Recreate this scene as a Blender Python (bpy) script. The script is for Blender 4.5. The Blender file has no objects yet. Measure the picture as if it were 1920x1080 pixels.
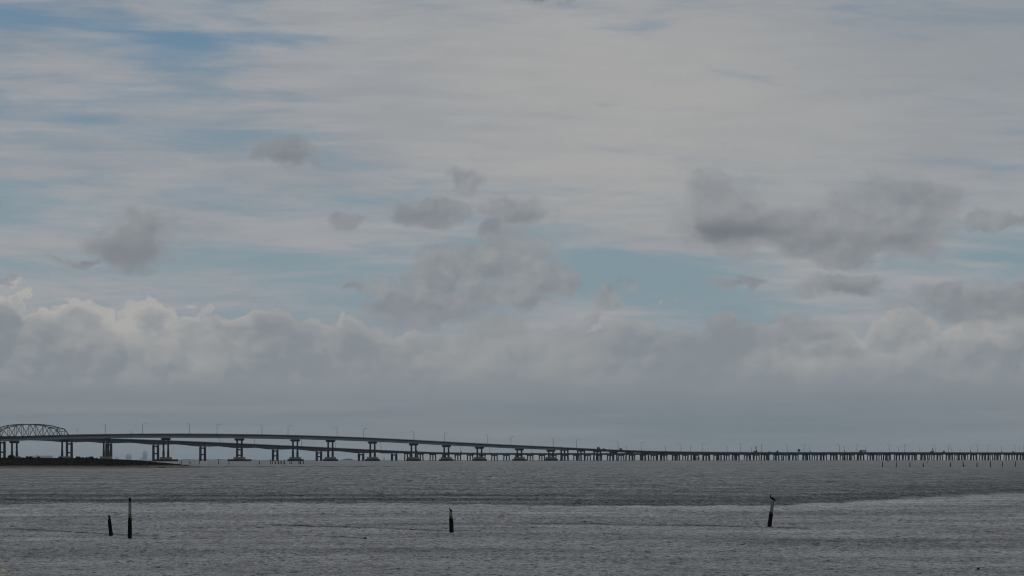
import bpy, math, random
import numpy as np
from mathutils import Vector, Matrix

random.seed(7)
rng = np.random.default_rng(11)
scene = bpy.context.scene
COL = scene.collection

# ------------------------------------------------------------------ camera
# Long lens on a 7 m high shore; the bay curves with the earth, so the far
# trestle stands almost on the horizon.
FPX = 10000.0          # focal length in pixels of a 1920 px wide frame
EYE = 848.7            # row of the eye level
H = 7.0                # camera height above the water
RE = 7.4e6             # earth radius (with refraction)

cam_data = bpy.data.cameras.new("camera")
cam = bpy.data.objects.new("camera", cam_data)
COL.objects.link(cam)
cam.location = (0, 0, H)
cam.rotation_euler = (math.radians(90), 0, 0)
cam_data.sensor_width = 36.0
cam_data.lens = 36.0 * FPX / 1920.0
cam_data.shift_y = (EYE - 540.0) / 1920.0
cam_data.clip_start = 1.0
cam_data.clip_end = 90000.0
scene.camera = cam

# ------------------------------------------------------------------ exposure
scene.render.engine = 'CYCLES'
vs = scene.view_settings
vs.view_transform = 'Standard'
vs.look = 'None'
vs.gamma = 1.0
vs.use_curve_mapping = False
EXPOSURE = -1.0
vs.exposure = EXPOSURE
scene.cycles.use_denoising = True
scene.cycles.filter_width = 1.15
scene.cycles.max_bounces = 4
scene.cycles.use_adaptive_sampling = True
scene.cycles.adaptive_threshold = 0.015
scene.cycles.adaptive_min_samples = 12
scene.cycles.volume_bounces = 1
scene.cycles.caustics_reflective = False
scene.cycles.caustics_refractive = False

SUN_EL = math.radians(42)
SUN_AZ = math.radians(-38)      # left of the view direction


def lin(c):
    return tuple(((v / 255.0) / 12.92 if v / 255.0 <= 0.04045 else ((v / 255.0 + 0.055) / 1.055) ** 2.4) for v in c)


# ------------------------------------------------------------------ node helper
class X:
    """tiny expression builder for shader math nodes"""
    def __init__(self, nt, s):
        self.nt, self.s = nt, s

    def _m(self, op, *args, clamp=False):
        n = self.nt.nodes.new('ShaderNodeMath')
        n.operation = op
        n.use_clamp = clamp
        for i, a in enumerate(args):
            if isinstance(a, X):
                self.nt.links.new(a.s, n.inputs[i])
            else:
                n.inputs[i].default_value = a
        return X(self.nt, n.outputs[0])

    def __add__(self, o): return self._m('ADD', self, o)
    def __radd__(self, o): return self._m('ADD', self, o)
    def __sub__(self, o): return self._m('SUBTRACT', self, o)
    def __rsub__(self, o): return self._m('SUBTRACT', o, self)
    def __mul__(self, o): return self._m('MULTIPLY', self, o)
    def __rmul__(self, o): return self._m('MULTIPLY', self, o)
    def __truediv__(self, o): return self._m('DIVIDE', self, o)
    def max(self, o): return self._m('MAXIMUM', self, o)
    def min(self, o): return self._m('MINIMUM', self, o)
    def exp(self): return self._m('EXPONENT', self)
    def pow(self, o): return self._m('POWER', self, o)
    def clamp(self): return self._m('ADD', self, 0.0, clamp=True)

    def step(self, a, b):
        n = self.nt.nodes.new('ShaderNodeMapRange')
        n.interpolation_type = 'SMOOTHSTEP'
        n.inputs['From Min'].default_value = a
        n.inputs['From Max'].default_value = b
        self.nt.links.new(self.s, n.inputs['Value'])
        return X(self.nt, n.outputs['Result'])


def combine(nt, x, y, z):
    n = nt.nodes.new('ShaderNodeCombineXYZ')
    for i, a in enumerate((x, y, z)):
        if isinstance(a, X):
            nt.links.new(a.s, n.inputs[i])
        else:
            n.inputs[i].default_value = a
    return n.outputs[0]


def noise(nt, vec, scale=1.0, detail=4.0, rough=0.55, dist=0.0, color=False):
    n = nt.nodes.new('ShaderNodeTexNoise')
    n.inputs['Scale'].default_value = scale
    n.inputs['Detail'].default_value = detail
    n.inputs['Roughness'].default_value = rough
    n.inputs['Distortion'].default_value = dist
    nt.links.new(vec, n.inputs['Vector'])
    return n.outputs['Color'] if color else X(nt, n.outputs['Fac'])


def mixc(nt, fac, a, b):
    n = nt.nodes.new('ShaderNodeMix')
    n.data_type = 'RGBA'
    if isinstance(fac, X):
        nt.links.new(fac.s, n.inputs[0])
    else:
        n.inputs[0].default_value = fac
    for k, c in ((6, a), (7, b)):
        if isinstance(c, tuple):
            n.inputs[k].default_value = (*c[:3], 1)
        else:
            nt.links.new(c, n.inputs[k])
    return n.outputs[2]


# ------------------------------------------------------------------ world sky
world = bpy.data.worlds.new("World")
scene.world = world
world.use_nodes = True
world.cycles.sampling_method = 'MANUAL'
world.cycles.sample_map_resolution = 512
nt = world.node_tree
nt.nodes.clear()
out = nt.nodes.new('ShaderNodeOutputWorld')
bg = nt.nodes.new('ShaderNodeBackground')
STRENGTH = 0.1
bg.inputs['Strength'].default_value = STRENGTH
nt.links.new(bg.outputs[0], out.inputs['Surface'])
sky = nt.nodes.new('ShaderNodeTexSky')
sky.sky_type = 'NISHITA'
sky.sun_disc = False
sky.sun_elevation = SUN_EL
sky.sun_rotation = SUN_AZ
sky.air_density = 1.0
sky.dust_density = 1.5
sky.ozone_density = 2.0
GAIN = 1.0 / (STRENGTH * 2.0 ** EXPOSURE)


def skyc(c):
    return tuple(v * GAIN for v in lin(c))


tc = nt.nodes.new('ShaderNodeTexCoord')
sep = nt.nodes.new('ShaderNodeSeparateXYZ')
nt.links.new(tc.outputs['Generated'], sep.inputs[0])
dx, dy, dz = (X(nt, sep.outputs[i]) for i in range(3))
# direction in units of one hundredth of a radian; A to the right, E upwards
az = dx._m('ARCTAN2', dx, dy)
A = az * 100.0 + 9.6
E = dz._m('ARCSINE', dz) * 100.0
PX, PY, PZ = dx * 100.0, dy * 100.0, dz * 100.0
P = combine(nt, PX, PY, PZ)


def gauss(a0, e0, ra, re_):
    u = (A - a0) * (1.0 / ra)
    v = (E - e0) * (1.0 / re_)
    return ((u * u + v * v) * -1.0).exp()


def row(py):
    return (EYE - py) / 100.0


# high streaky layer -----------------------------------------------
st_vec = combine(nt, PX * 0.20, PY * 0.20, PZ * 1.15 + PX * 0.10)
streak = noise(nt, st_vec, 1.0, 6.0, 0.56, 0.5)
st2_vec = combine(nt, PX * 0.42, PY * 0.42, PZ * 3.6)
streak2 = noise(nt, st2_vec, 1.0, 4.0, 0.6, 0.3)
cover = streak * 0.74 + streak2 * 0.26
bias = (gauss(3.4, row(70), 1.8, 0.42) * -0.07 + gauss(-0.3, row(50), 1.3, 0.8) * -0.10
        + gauss(6.0, row(72), 1.5, 0.13) * -0.12
        + gauss(3.2, row(128), 0.6, 0.14) * -0.10
        + gauss(1.2, row(388), 3.5, 0.30) * -0.12
        + gauss(6.0, row(500), 5.0, 0.50) * -0.08
        + gauss(12.3, row(510), 3.0, 0.50) * -0.20
        + gauss(18.6, row(500), 2.2, 0.60) * -0.18
        + gauss(15.7, row(345), 0.8, 0.07) * -0.12
        + gauss(6.0, row(250), 3.0, 0.30) * -0.07
        + gauss(11.0, row(210), 6.0, 2.2) * 0.15)
bias = bias + E.step(8.5, 14.0) * 0.10
cov = (cover + bias).step(0.30, 0.56)
# clear air behind it: the sky model, pulled towards the blue of the gaps
n_tint = nt.nodes.new('ShaderNodeMix')
n_tint.data_type = 'RGBA'
n_tint.blend_type = 'MIX'
n_tint.inputs[0].default_value = 0.92
nt.links.new(sky.outputs[0], n_tint.inputs[6])
blue = mixc(nt, E.step(3.2, 8.6), skyc((126, 149, 160)), skyc((99, 131, 158)))
nt.links.new(blue, n_tint.inputs[7])
clear = n_tint.outputs[2]
warm = gauss(12.2, row(200), 5.5, 2.6)
soft = noise(nt, combine(nt, PX * 0.16, PY * 0.16, PZ * 0.45), 1.0, 3.0, 0.5)
deck_lo = mixc(nt, (streak2 * 0.6 + soft * 0.4).step(0.34, 0.66), skyc((143, 149, 156)), skyc((160, 162, 166)))
deck_c = mixc(nt, (warm * 0.72 + (soft - 0.5) * 0.6 + (streak - 0.5) * 0.7 + (streak2 - 0.5) * 0.2 + E.step(9.0, 16.0) * 0.35).clamp(), deck_lo, skyc((174, 171, 166)))
col = mixc(nt, cov * 0.92, clear, deck_c)
# darker veil at the top right
veil = (gauss(18.6, row(60), 4.0, 1.9) * 0.6 * (0.5 + soft)).clamp()
col = mixc(nt, veil, col, skyc((140, 147, 153)))

# warp for the cumulus -----------------------------------------------
w1 = noise(nt, combine(nt, PX * 1.25, PY * 1.25, PZ * 1.6), 1.0, 6.0, 0.58, 0.0, color=True)
ws = nt.nodes.new('ShaderNodeSeparateColor')
nt.links.new(w1, ws.inputs[0])
wa = X(nt, ws.outputs[0]) - 0.5
we = X(nt, ws.outputs[1]) - 0.5
wc = X(nt, ws.outputs[2]) - 0.5
AW = A + wa * 1.5
EW = E + we * 1.0
# billows: domed cells, taken twice to get a lit and a shaded side


def billow(sc, da, de):
    v = nt.nodes.new('ShaderNodeTexVoronoi')
    v.voronoi_dimensions = '2D'
    v.feature = 'F1'
    v.inputs['Scale'].default_value = sc
    v.inputs['Detail'].default_value = 4.0
    v.inputs['Roughness'].default_value = 0.45
    v.inputs['Lacunarity'].default_value = 2.2
    nt.links.new(combine(nt, A + wa * 0.85 + da, (E + we * 0.55 + de) * 1.25, 0.0), v.inputs['Vector'])
    return 1.0 - X(nt, v.outputs['Distance'])


b0 = billow(0.95, 0.0, 0.0)
b1 = billow(0.95, -0.09, 0.16)
relief = ((b0 - b1) * 1.25 + wc * 0.35 + 0.5).clamp()

# far bank of cumulus along the horizon -----------------------------------------------
big = noise(nt, combine(nt, PX * 0.30, PY * 0.30, PZ * 0.12), 1.0, 3.0, 0.5)
top = (big - 0.5) * 0.9 + 2.62 + gauss(-1.0, 3.0, 5.5, 60.0) * 0.50 + gauss(19.5, 3.0, 4.0, 60.0) * 0.25
lump = noise(nt, combine(nt, PX * 0.85, PY * 0.85, PZ * 1.0), 1.0, 7.0, 0.58, 0.35)
hgt = top - E + (lump - 0.5) * 0.75 + (b0 - 0.55) * 0.62
bank = hgt.step(0.0, 0.13) * 0.95
edge = (1.0 - hgt.step(0.04, 0.50)) * hgt.step(0.0, 0.12)
shade = noise(nt, combine(nt, PX * 0.35, PY * 0.35, PZ * 0.8), 1.0, 4.0, 0.55, 0.3)
lit = (relief * 0.5 + (shade - 0.42) * 1.7 + edge * 0.72 * (gauss(1.0, 3.0, 6.0, 50.0) * 1.0 + gauss(18.5, 3.0, 3.0, 50.0) * 0.35 + 0.28) - 0.14).clamp()
lit = lit * E.step(0.95, 1.75) * (0.6 + gauss(0.0, 3.0, 7.5, 60.0) * 0.40 + gauss(17.0, 2.2, 4.0, 0.7) * 0.45)
bank_c = mixc(nt, lit, skyc((131, 138, 144)), skyc((172, 171, 169)))
col = mixc(nt, bank, col, bank_c)

# nearer grey puffs drifting under the high layer -----------------------------------------------
puffs = [(2.45, 456, .95, .66), (1.5, 494, .55, .12), (5.35, 292, .68, .46),
         (8.15, 398, .85, .34), (8.72, 337, .6, .36), (9.75, 402, .80, .40), (6.45, 408, .40, .20),
         (8.6, 500, 1.2, .42), (9.75, 470, .95, .75), (7.9, 545, 1.4, .36), (10.2, 515, .8, .4), (9.3, 440, .5, .4), (9.0, 555, 1.9, .40), (8.0, 585, 1.5, .4),
         (13.55, 402, 1.25, .92), (14.8, 425, 1.6, .55), (16.6, 412, 1.85, .92), (15.6, 465, 1.2, .45),
         (15.8, 530, .95, .32), (13.9, 528, .70, .15), (11.45, 552, .55, .30), (18.6, 418, .8, .16),
         (0.0, 524, .3, .12), (10.6, -12, 1.6, .16), (6.75, 545, .35, .1),
         (18.4, 570, 1.8, .5)]
field = None
for (a, py, ra, re_) in puffs:
    u = (AW - a) * (1.0 / ra)
    v = (EW - row(py)) * (1.0 / re_)
    d = 1.0 - (u * u + v * v)
    field = d if field is None else field.max(d)
pm = (field + wc * 0.8 + (b0 - 0.52) * 0.6).step(-0.15, 0.66) * 0.93
thick = (field + wc * 0.6).step(-0.1, 0.8)
dark_spots = (gauss(13.6, row(436), 1.3, .24) * 1.0 + gauss(2.4, row(480), .9, .32) * .6
              + gauss(17.0, row(460), 1.6, .25) * .35 + gauss(15.8, row(548), .9, .16) * .6
              + gauss(5.4, row(300), .5, .3) * .45 + gauss(10.6, row(-8), 2.0, .3) * 0.5
              + gauss(8.6, row(420), 2.5, .25) * .25)
pc = mixc(nt, (relief * 0.7 + 0.08).clamp(), skyc((126, 132, 139)), skyc((154, 157, 159)))
pc = mixc(nt, (dark_spots * thick).clamp(), pc, skyc((112, 117, 125)))
col = mixc(nt, pm, col, pc)

# thick grey air under the bank -----------------------------------------------
lowband = noise(nt, combine(nt, PX * 0.11, PY * 0.11, PZ * 1.9), 1.0, 5.0, 0.6, 0.4)
low = 1.0 - (E + (lump - 0.5) * 0.5).step(0.55, 1.45)
low_c = mixc(nt, lowband.step(0.32, 0.68), skyc((115, 126, 134)), skyc((131, 137, 142)))
col = mixc(nt, low * 0.9, col, low_c)
nt.links.new(col, bg.inputs['Color'])

# ------------------------------------------------------------------ sun behind the cloud
sun_d = bpy.data.lights.new("sun", 'SUN')
sun_d.energy = 1.2
sun_d.angle = math.radians(12)
sun_d.color = (1.0, 0.95, 0.88)
sun = bpy.data.objects.new("sun", sun_d)
COL.objects.link(sun)
sdir = Vector((math.sin(SUN_AZ) * math.cos(SUN_EL), math.cos(SUN_AZ) * math.cos(SUN_EL), math.sin(SUN_EL)))
sun.rotation_euler = sdir.to_track_quat('Z', 'Y').to_euler()
sun.location = (-200, 300, 400)


# ------------------------------------------------------------------ helpers: placing
def curv(x, y):
    return -(x * x + y * y) / (2 * RE)


def water_dist(py):
    s = (py - EYE) / FPX
    return RE * (s - math.sqrt(max(s * s - 2 * H / RE, 0)))


def on_water(px, py):
    y = water_dist(py)
    x = (px - 960) / FPX * y
    return Vector((x, y, curv(x, y)))


def at(px, py, y):
    return Vector(((px - 960) / FPX * y, y, H + (EYE - py) / FPX * y))


# ------------------------------------------------------------------ helpers: objects
def setp(o, label=None, cat=None, group=None, kind=None):
    if label: o['label'] = label
    if cat: o['category'] = cat
    if group: o['group'] = group
    if kind: o['kind'] = kind
    return o


def empty(name, loc=(0, 0, 0), rz=0.0, parent=None):
    o = bpy.data.objects.new(name, None)
    o.empty_display_size = 0.5
    COL.objects.link(o)
    o.location = loc
    o.rotation_euler = (0, 0, rz)
    o.parent = parent
    return o


def mesh_obj(name, verts, faces, mat, parent=None, loc=(0, 0, 0), smooth=False):
    me = bpy.data.meshes.new(name)
    me.from_pydata([tuple(v) for v in verts], [], faces)
    me.update()
    if smooth:
        me.polygons.foreach_set('use_smooth', [True] * len(me.polygons))
    if mat: me.materials.append(mat)
    o = bpy.data.objects.new(name, me)
    COL.objects.link(o)
    o.location = loc
    o.parent = parent
    return o


class MB:
    """collects shapes into one mesh"""
    def __init__(self):
        self.v, self.f = [], []

    def add(self, v, f):
        k = len(self.v)
        self.v += [Vector(p) for p in v]
        self.f += [tuple(i + k for i in q) for q in f]
        return self

    def box(self, c, s, M=None, taper=1.0):
        hx, hy, hz = s[0] / 2, s[1] / 2, s[2] / 2
        vs_ = []
        for z, t in ((-hz, 1.0), (hz, taper)):
            for (x, y) in ((-hx, -hy), (hx, -hy), (hx, hy), (-hx, hy)):
                vs_.append(Vector((x * t, y * t, z)))
        if M is not None: vs_ = [M @ p for p in vs_]
        vs_ = [p + Vector(c) for p in vs_]
        return self.add(vs_, [(3, 2, 1, 0), (4, 5, 6, 7), (0, 1, 5, 4), (1, 2, 6, 5), (2, 3, 7, 6), (3, 0, 4, 7)])

    def loft(self, rings, cap=True):
        n = len(rings[0])
        v = [p for r in rings for p in r]
        f = []
        for i in range(len(rings) - 1):
            for j in range(n):
                a, b = i * n + j, i * n + (j + 1) % n
                f.append((a, b, b + n, a + n))
        if cap:
            f.append(tuple(reversed(range(n))))
            f.append(tuple(range((len(rings) - 1) * n, len(rings) * n)))
        return self.add(v, f)

    def tube(self, pts, radii, n=8, flat=1.0):
        """tube along pts; flat squeezes the sideways radius"""
        pts = [Vector(p) for p in pts]
        rings = []
        side0 = None
        for i, p in enumerate(pts):
            d = (pts[min(i + 1, len(pts) - 1)] - pts[max(i - 1, 0)]).normalized()
            side = d.cross(Vector((0, 0, 1)))
            if side.length < 0.05:
                side = side0 if side0 is not None else Vector((1, 0, 0))
            side.normalize()
            if side0 is not None and side.dot(side0) < 0: side = -side
            side0 = side
            up = side.cross(d).normalized()
            r = radii[i] if isinstance(radii, (list, tuple)) else radii
            rr = r if isinstance(r, tuple) else (r * flat, r)
            rings.append([p + side * (rr[0] * math.cos(2 * math.pi * k / n)) + up * (rr[1] * math.sin(2 * math.pi * k / n)) for k in range(n)])
        return self.loft(rings)

    def bar(self, a, b, w, h=None):
        """square bar from a to b"""
        h = h or w
        a, b = Vector(a), Vector(b)
        d = (b - a).normalized()
        side = d.cross(Vector((0, 0, 1)))
        if side.length < 0.05: side = Vector((1, 0, 0))
        side.normalize()
        up = side.cross(d)
        rings = []
        for p in (a, b):
            rings.append([p + side * (sx * w / 2) + up * (sz * h / 2) for sx, sz in ((-1, -1), (1, -1), (1, 1), (-1, 1))])
        return self.loft(rings)

    def build(self, name, mat, parent=None, loc=(0, 0, 0), smooth=False):
        return mesh_obj(name, self.v, self.f, mat, parent, loc, smooth)


# ------------------------------------------------------------------ materials
def material(name, c0, c1=None, scale=1.0, rough=0.8, spec=0.3, detail=5.0, stretch=(1, 1, 1), bump=0.0, metal=0.0):
    m = bpy.data.materials.new(name)
    m.use_nodes = True
    t = m.node_tree
    b = t.nodes['Principled BSDF']
    b.inputs['Roughness'].default_value = rough
    b.inputs['Specular IOR Level'].default_value = spec
    b.inputs['Metallic'].default_value = metal
    co = t.nodes.new('ShaderNodeTexCoord')
    mp = t.nodes.new('ShaderNodeMapping')
    mp.inputs['Scale'].default_value = stretch
    t.links.new(co.outputs['Object'], mp.inputs[0])
    nz = noise(t, mp.outputs[0], scale, detail, 0.6)
    c1 = c1 or tuple(v * 0.6 for v in c0)
    t.links.new(mixc(t, nz.step(0.3, 0.7), c1, c0), b.inputs['Base Color'])
    if bump:
        bn = t.nodes.new('ShaderNodeBump')
        bn.inputs['Strength'].default_value = bump
        t.links.new(nz.s, bn.inputs['Height'])
        t.links.new(bn.outputs[0], b.inputs['Normal'])
    return m


M = {}
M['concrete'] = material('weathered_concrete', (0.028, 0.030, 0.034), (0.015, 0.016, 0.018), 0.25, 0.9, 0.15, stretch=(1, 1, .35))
M['footing'] = material('pale_concrete', (0.21, 0.215, 0.21), (0.14, 0.145, 0.145), 0.3, 0.9, 0.15)
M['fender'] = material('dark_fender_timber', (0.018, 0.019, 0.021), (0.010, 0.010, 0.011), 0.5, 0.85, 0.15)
M['girder'] = material('grey_girder_paint', (0.20, 0.235, 0.26), (0.13, 0.155, 0.175), 0.12, 0.6, 0.3, stretch=(.3, .3, 2))
M['girder_dark'] = material('dark_concrete_girder', (0.075, 0.082, 0.092), (0.04, 0.044, 0.05), 0.12, 0.8, 0.2)
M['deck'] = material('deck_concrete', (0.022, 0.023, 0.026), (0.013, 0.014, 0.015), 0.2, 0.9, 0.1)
M['steel'] = material('truss_steel', (0.04, 0.048, 0.055), (0.028, 0.034, 0.038), 0.3, 0.6, 0.3)
M['lamp'] = material('lamp_metal', (0.05, 0.053, 0.056), (0.035, 0.036, 0.038), 1.0, 0.5, 0.4)
M['black'] = material('matt_black', (0.012, 0.012, 0.013), (0.008, 0.008, 0.008), 2.0, 0.7, 0.2)
M['car_paint'] = material('dark_car_paint', (0.02, 0.022, 0.026), (0.016, 0.017, 0.02), 1.0, 0.35, 0.4)
M['glass'] = material('car_glass', (0.02, 0.025, 0.03), None, 1.0, 0.1, 0.5)
M['trailer'] = material('pale_trailer_sheet', (0.36, 0.37, 0.38), (0.28, 0.29, 0.3), 0.5, 0.6, 0.3)
M['tyre'] = material('tyre_rubber', (0.015, 0.015, 0.015), None, 4.0, 0.9, 0.1)
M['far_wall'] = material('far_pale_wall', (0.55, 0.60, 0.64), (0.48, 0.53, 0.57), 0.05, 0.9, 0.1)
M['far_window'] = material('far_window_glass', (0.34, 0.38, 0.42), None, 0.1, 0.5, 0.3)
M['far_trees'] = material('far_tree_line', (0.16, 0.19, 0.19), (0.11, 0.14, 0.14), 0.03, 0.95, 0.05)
M['feather'] = material('dark_feathers', (0.014, 0.013, 0.012), (0.008, 0.008, 0.008), 14.0, 0.85, 0.1)
M['wing_feather'] = material('brown_grey_feathers', (0.022, 0.02, 0.018), (0.012, 0.011, 0.01), 18.0, 0.85, 0.1)
M['bill'] = material('grey_bill', (0.03, 0.027, 0.022), None, 6.0, 0.6, 0.2)
M['growth'] = material('black_barnacle_growth', (0.012, 0.011, 0.011), (0.004, 0.004, 0.004), 9.0, 0.85, 0.1, bump=0.6)
M['old_post'] = material('wet_black_post', (0.018, 0.018, 0.018), (0.007, 0.007, 0.007), 5.0, 0.85, 0.1)
M['grass'] = material('marsh_grass_blades', (0.020, 0.019, 0.008), (0.010, 0.010, 0.005), 0.15, 1.0, 0.0)
M['leaf'] = material('shrub_leaves', (0.024, 0.029, 0.017), (0.011, 0.014, 0.008), 0.6, 0.9, 0.05)
M['stem'] = material('shrub_stems', (0.03, 0.026, 0.02), None, 3.0, 0.9, 0.05)
M['rock'] = material('black_shore_rock', (0.02, 0.02, 0.019), (0.008, 0.008, 0.008), 1.5, 0.9, 0.1)
M['buoy'] = material('pale_yellow_buoy', (0.85, 0.74, 0.5), (0.7, 0.56, 0.32), 6.0, 0.6, 0.3)


def piling_wood():
    m = bpy.data.materials.new('weathered_piling_wood')
    m.use_nodes = True
    t = m.node_tree
    b = t.nodes['Principled BSDF']
    b.inputs['Roughness'].default_value = 0.9
    b.inputs['Specular IOR Level'].default_value = 0.1
    co = t.nodes.new('ShaderNodeTexCoord')
    mp = t.nodes.new('ShaderNodeMapping')
    mp.inputs['Scale'].default_value = (14, 14, 0.9)
    t.links.new(co.outputs['Object'], mp.inputs[0])
    grain = noise(t, mp.outputs[0], 1.0, 5, 0.6)
    stain = noise(t, co.outputs['Object'], 2.2, 4, 0.6)
    c = mixc(t, grain.step(0.3, 0.7), (0.13, 0.125, 0.108), (0.27, 0.265, 0.24))
    c = mixc(t, stain.step(0.55, 0.75), c, (0.06, 0.056, 0.05))
    t.links.new(c, b.inputs['Base Color'])
    return m


M['piling'] = piling_wood()

# ------------------------------------------------------------------ water
q_edge_p = [-4000, 0, 480, 700, 960, 1200, 1440, 1560, 1700, 1920, 5000]
q_edge_q = [945, 945, 942.5, 944, 947, 948, 948.5, 942, 933, 923, 915]
lines = [([-60, 100, 205, 245, 300], [990, 995, 1002.5, 1004, 1005], 1.0),
         ([480, 640, 845, 900], [983.5, 988, 995.3, 996], 1.0),
         ([960, 1200, 1445, 1520], [981, 984, 988.5, 991], 1.0),
         ([560, 620, 683], [1004, 1006, 1010], 0.7)]


def build_water():
    # rows: fine where the camera looks, coarse elsewhere
    ys = [-2500.0, -800.0, -200.0, 0.0, 60.0, 120.0, 180.0, 230.0, 262.0]
    y = 275.0
    while y < 3600.0:
        ys.append(y)
        y += 0.26 * (y / 275.0) ** 1.28
    while y < 24000.0:
        ys.append(y)
        y *= 1.02
    ys = np.array(ys)
    u_in = np.linspace(-0.128, 0.128, 400)
    w = np.concatenate([-(np.linspace(1, 0, 14)[:-1] ** 2), np.zeros(0)])
    nR, nI = len(ys), len(u_in)
    s = np.maximum(ys, 275.0)
    inner = u_in[None, :] * s[:, None]
    EDGE = 7000.0
    tl = (np.linspace(1, 0, 15)[:-1] ** 2.2)[None, :]
    left = inner[:, :1] * (1 - tl) + (-EDGE) * tl
    tr = (np.linspace(0, 1, 15)[1:] ** 2.2)[None, :]
    right = inner[:, -1:] * (1 - tr) + EDGE * tr
    xs = np.concatenate([left, inner, right], axis=1)
    nC = xs.shape[1]
    yy = np.repeat(ys[:, None], nC, axis=1)
    # rows follow a slight jitter so the grid never lines up with the waves
    p = 960 + FPX * xs / np.maximum(yy, 30.0)
    q = EYE + FPX * (H / np.maximum(yy, 30.0) + yy / (2 * RE))
    rngl = np.random.default_rng(5)
    # slow patches of wind (sum of long sines)
    patch = np.zeros_like(xs)
    for k in range(14):
        lx = rngl.uniform(25, 160)
        ly = rngl.uniform(25, 220)
        patch += np.sin(xs / lx * 2 * np.pi + yy / ly * 2 * np.pi * rngl.choice([-1, 1]) + rngl.uniform(0, 6.28))
    patch /= 4.0
    qe = np.interp(p, q_edge_p, q_edge_q) + 0.9 * np.sin(xs / 7.0) + 0.7 * np.sin(xs / 2.3 + yy / 30) + 0.6 * np.sin(xs / 0.9 - yy / 11) + 0.5 * np.sin(xs / 19.0)
    up = qe - q                                   # rows above the edge of the calm
    right_w = 0.55 + 0.45 * np.clip((p - 700) / 900.0, 0, 1)
    ew = 1.0 + 5.0 * np.clip((p - 1450) / 400.0, 0, 1)
    tt = np.clip(up / ew * 0.5 + 0.5, 0, 1)
    tt = tt * tt * (3 - 2 * tt)
    rough = 0.34 + tt * (0.18 + 0.62 * right_w * np.exp(-np.maximum(up, 0) / 22.0))
    # two dark ruffled bands on the left
    leftw = np.clip((1300 - p) / 500.0, 0, 1)
    for (qc, wd) in ((929.0, 1.6), (937.5, 2.0)):
        rough += 0.62 * leftw * np.exp(-((q - qc - 0.9 * np.sin(xs / 11.0)) / wd) ** 2)
    # calm tongue right under the edge
    rough -= 0.12 * np.exp(-((q - qe - 6) / 7.0) ** 2) * (1 - tt)
    for lp, lq, a in lines:
        qc = np.interp(p, lp, lq) + 0.5 * np.sin(xs / 1.7)
        inside = (p > lp[0]) & (p < lp[-1])
        fade = np.clip((p - lp[0]) / 60.0, 0, 1)
        rough += 0.55 * a * inside * fade * np.exp(-((q - qc) / 1.1) ** 2)
    rough += 0.10 * patch
    rough = np.clip(rough, 0.12, 1.25)
    # waves
    z = np.zeros_like(xs)
    dy = np.gradient(ys)[:, None]
    dxl = np.gradient(xs, axis=1)
    nW = 72
    lam = np.exp(rngl.uniform(math.log(0.55), math.log(4.0), nW))
    for L in lam:
        th = math.radians(88 + rngl.choice([-1, 1]) * rngl.uniform(14, 72))
        kx, ky = math.cos(th) * 2 * math.pi / L, math.sin(th) * 2 * math.pi / L
        amp = 0.0028 * L ** 0.6
        # leave out waves the mesh is too coarse for sideways
        ok = np.clip(L / np.maximum(dxl, 1e-3) / 2.2 - 0.6, 0, 1)
        z += amp * ok * np.sin(kx * xs + ky * yy + rngl.uniform(0, 6.28))
    near = np.clip((4200 - yy) / 1500.0, 0, 1) * (yy > 200) * (np.abs(xs) < np.maximum(yy, 275) * 0.15)
    # sharpen crests a little
    z = z * (0.45 + 0.95 * rough) * near
    z = z + 0.55 * np.abs(z) * 0.5
    zz = curv(xs, yy) + z
    co = np.stack([xs, yy, zz], axis=-1).reshape(-1, 3).astype(np.float32)
    idx = np.arange(nR * nC).reshape(nR, nC)
    quads = np.stack([idx[:-1, :-1], idx[:-1, 1:], idx[1:, 1:], idx[1:, :-1]], axis=-1).reshape(-1, 4)
    me = bpy.data.meshes.new('water')
    me.vertices.add(len(co))
    me.vertices.foreach_set('co', co.ravel())
    nf = len(quads)
    me.loops.add(nf * 4)
    me.loops.foreach_set('vertex_index', quads.ravel().astype(np.int32))
    me.polygons.add(nf)
    me.polygons.foreach_set('loop_start', np.arange(0, nf * 4, 4, dtype=np.int32))
    me.polygons.foreach_set('use_smooth', np.ones(nf, dtype=bool))
    me.update(calc_edges=True)
    at_ = me.attributes.new('ruffle', 'FLOAT', 'POINT')
    at_.data.foreach_set('value', rough.ravel().astype(np.float32))
    o = bpy.data.objects.new('water', me)
    COL.objects.link(o)
    return o


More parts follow.
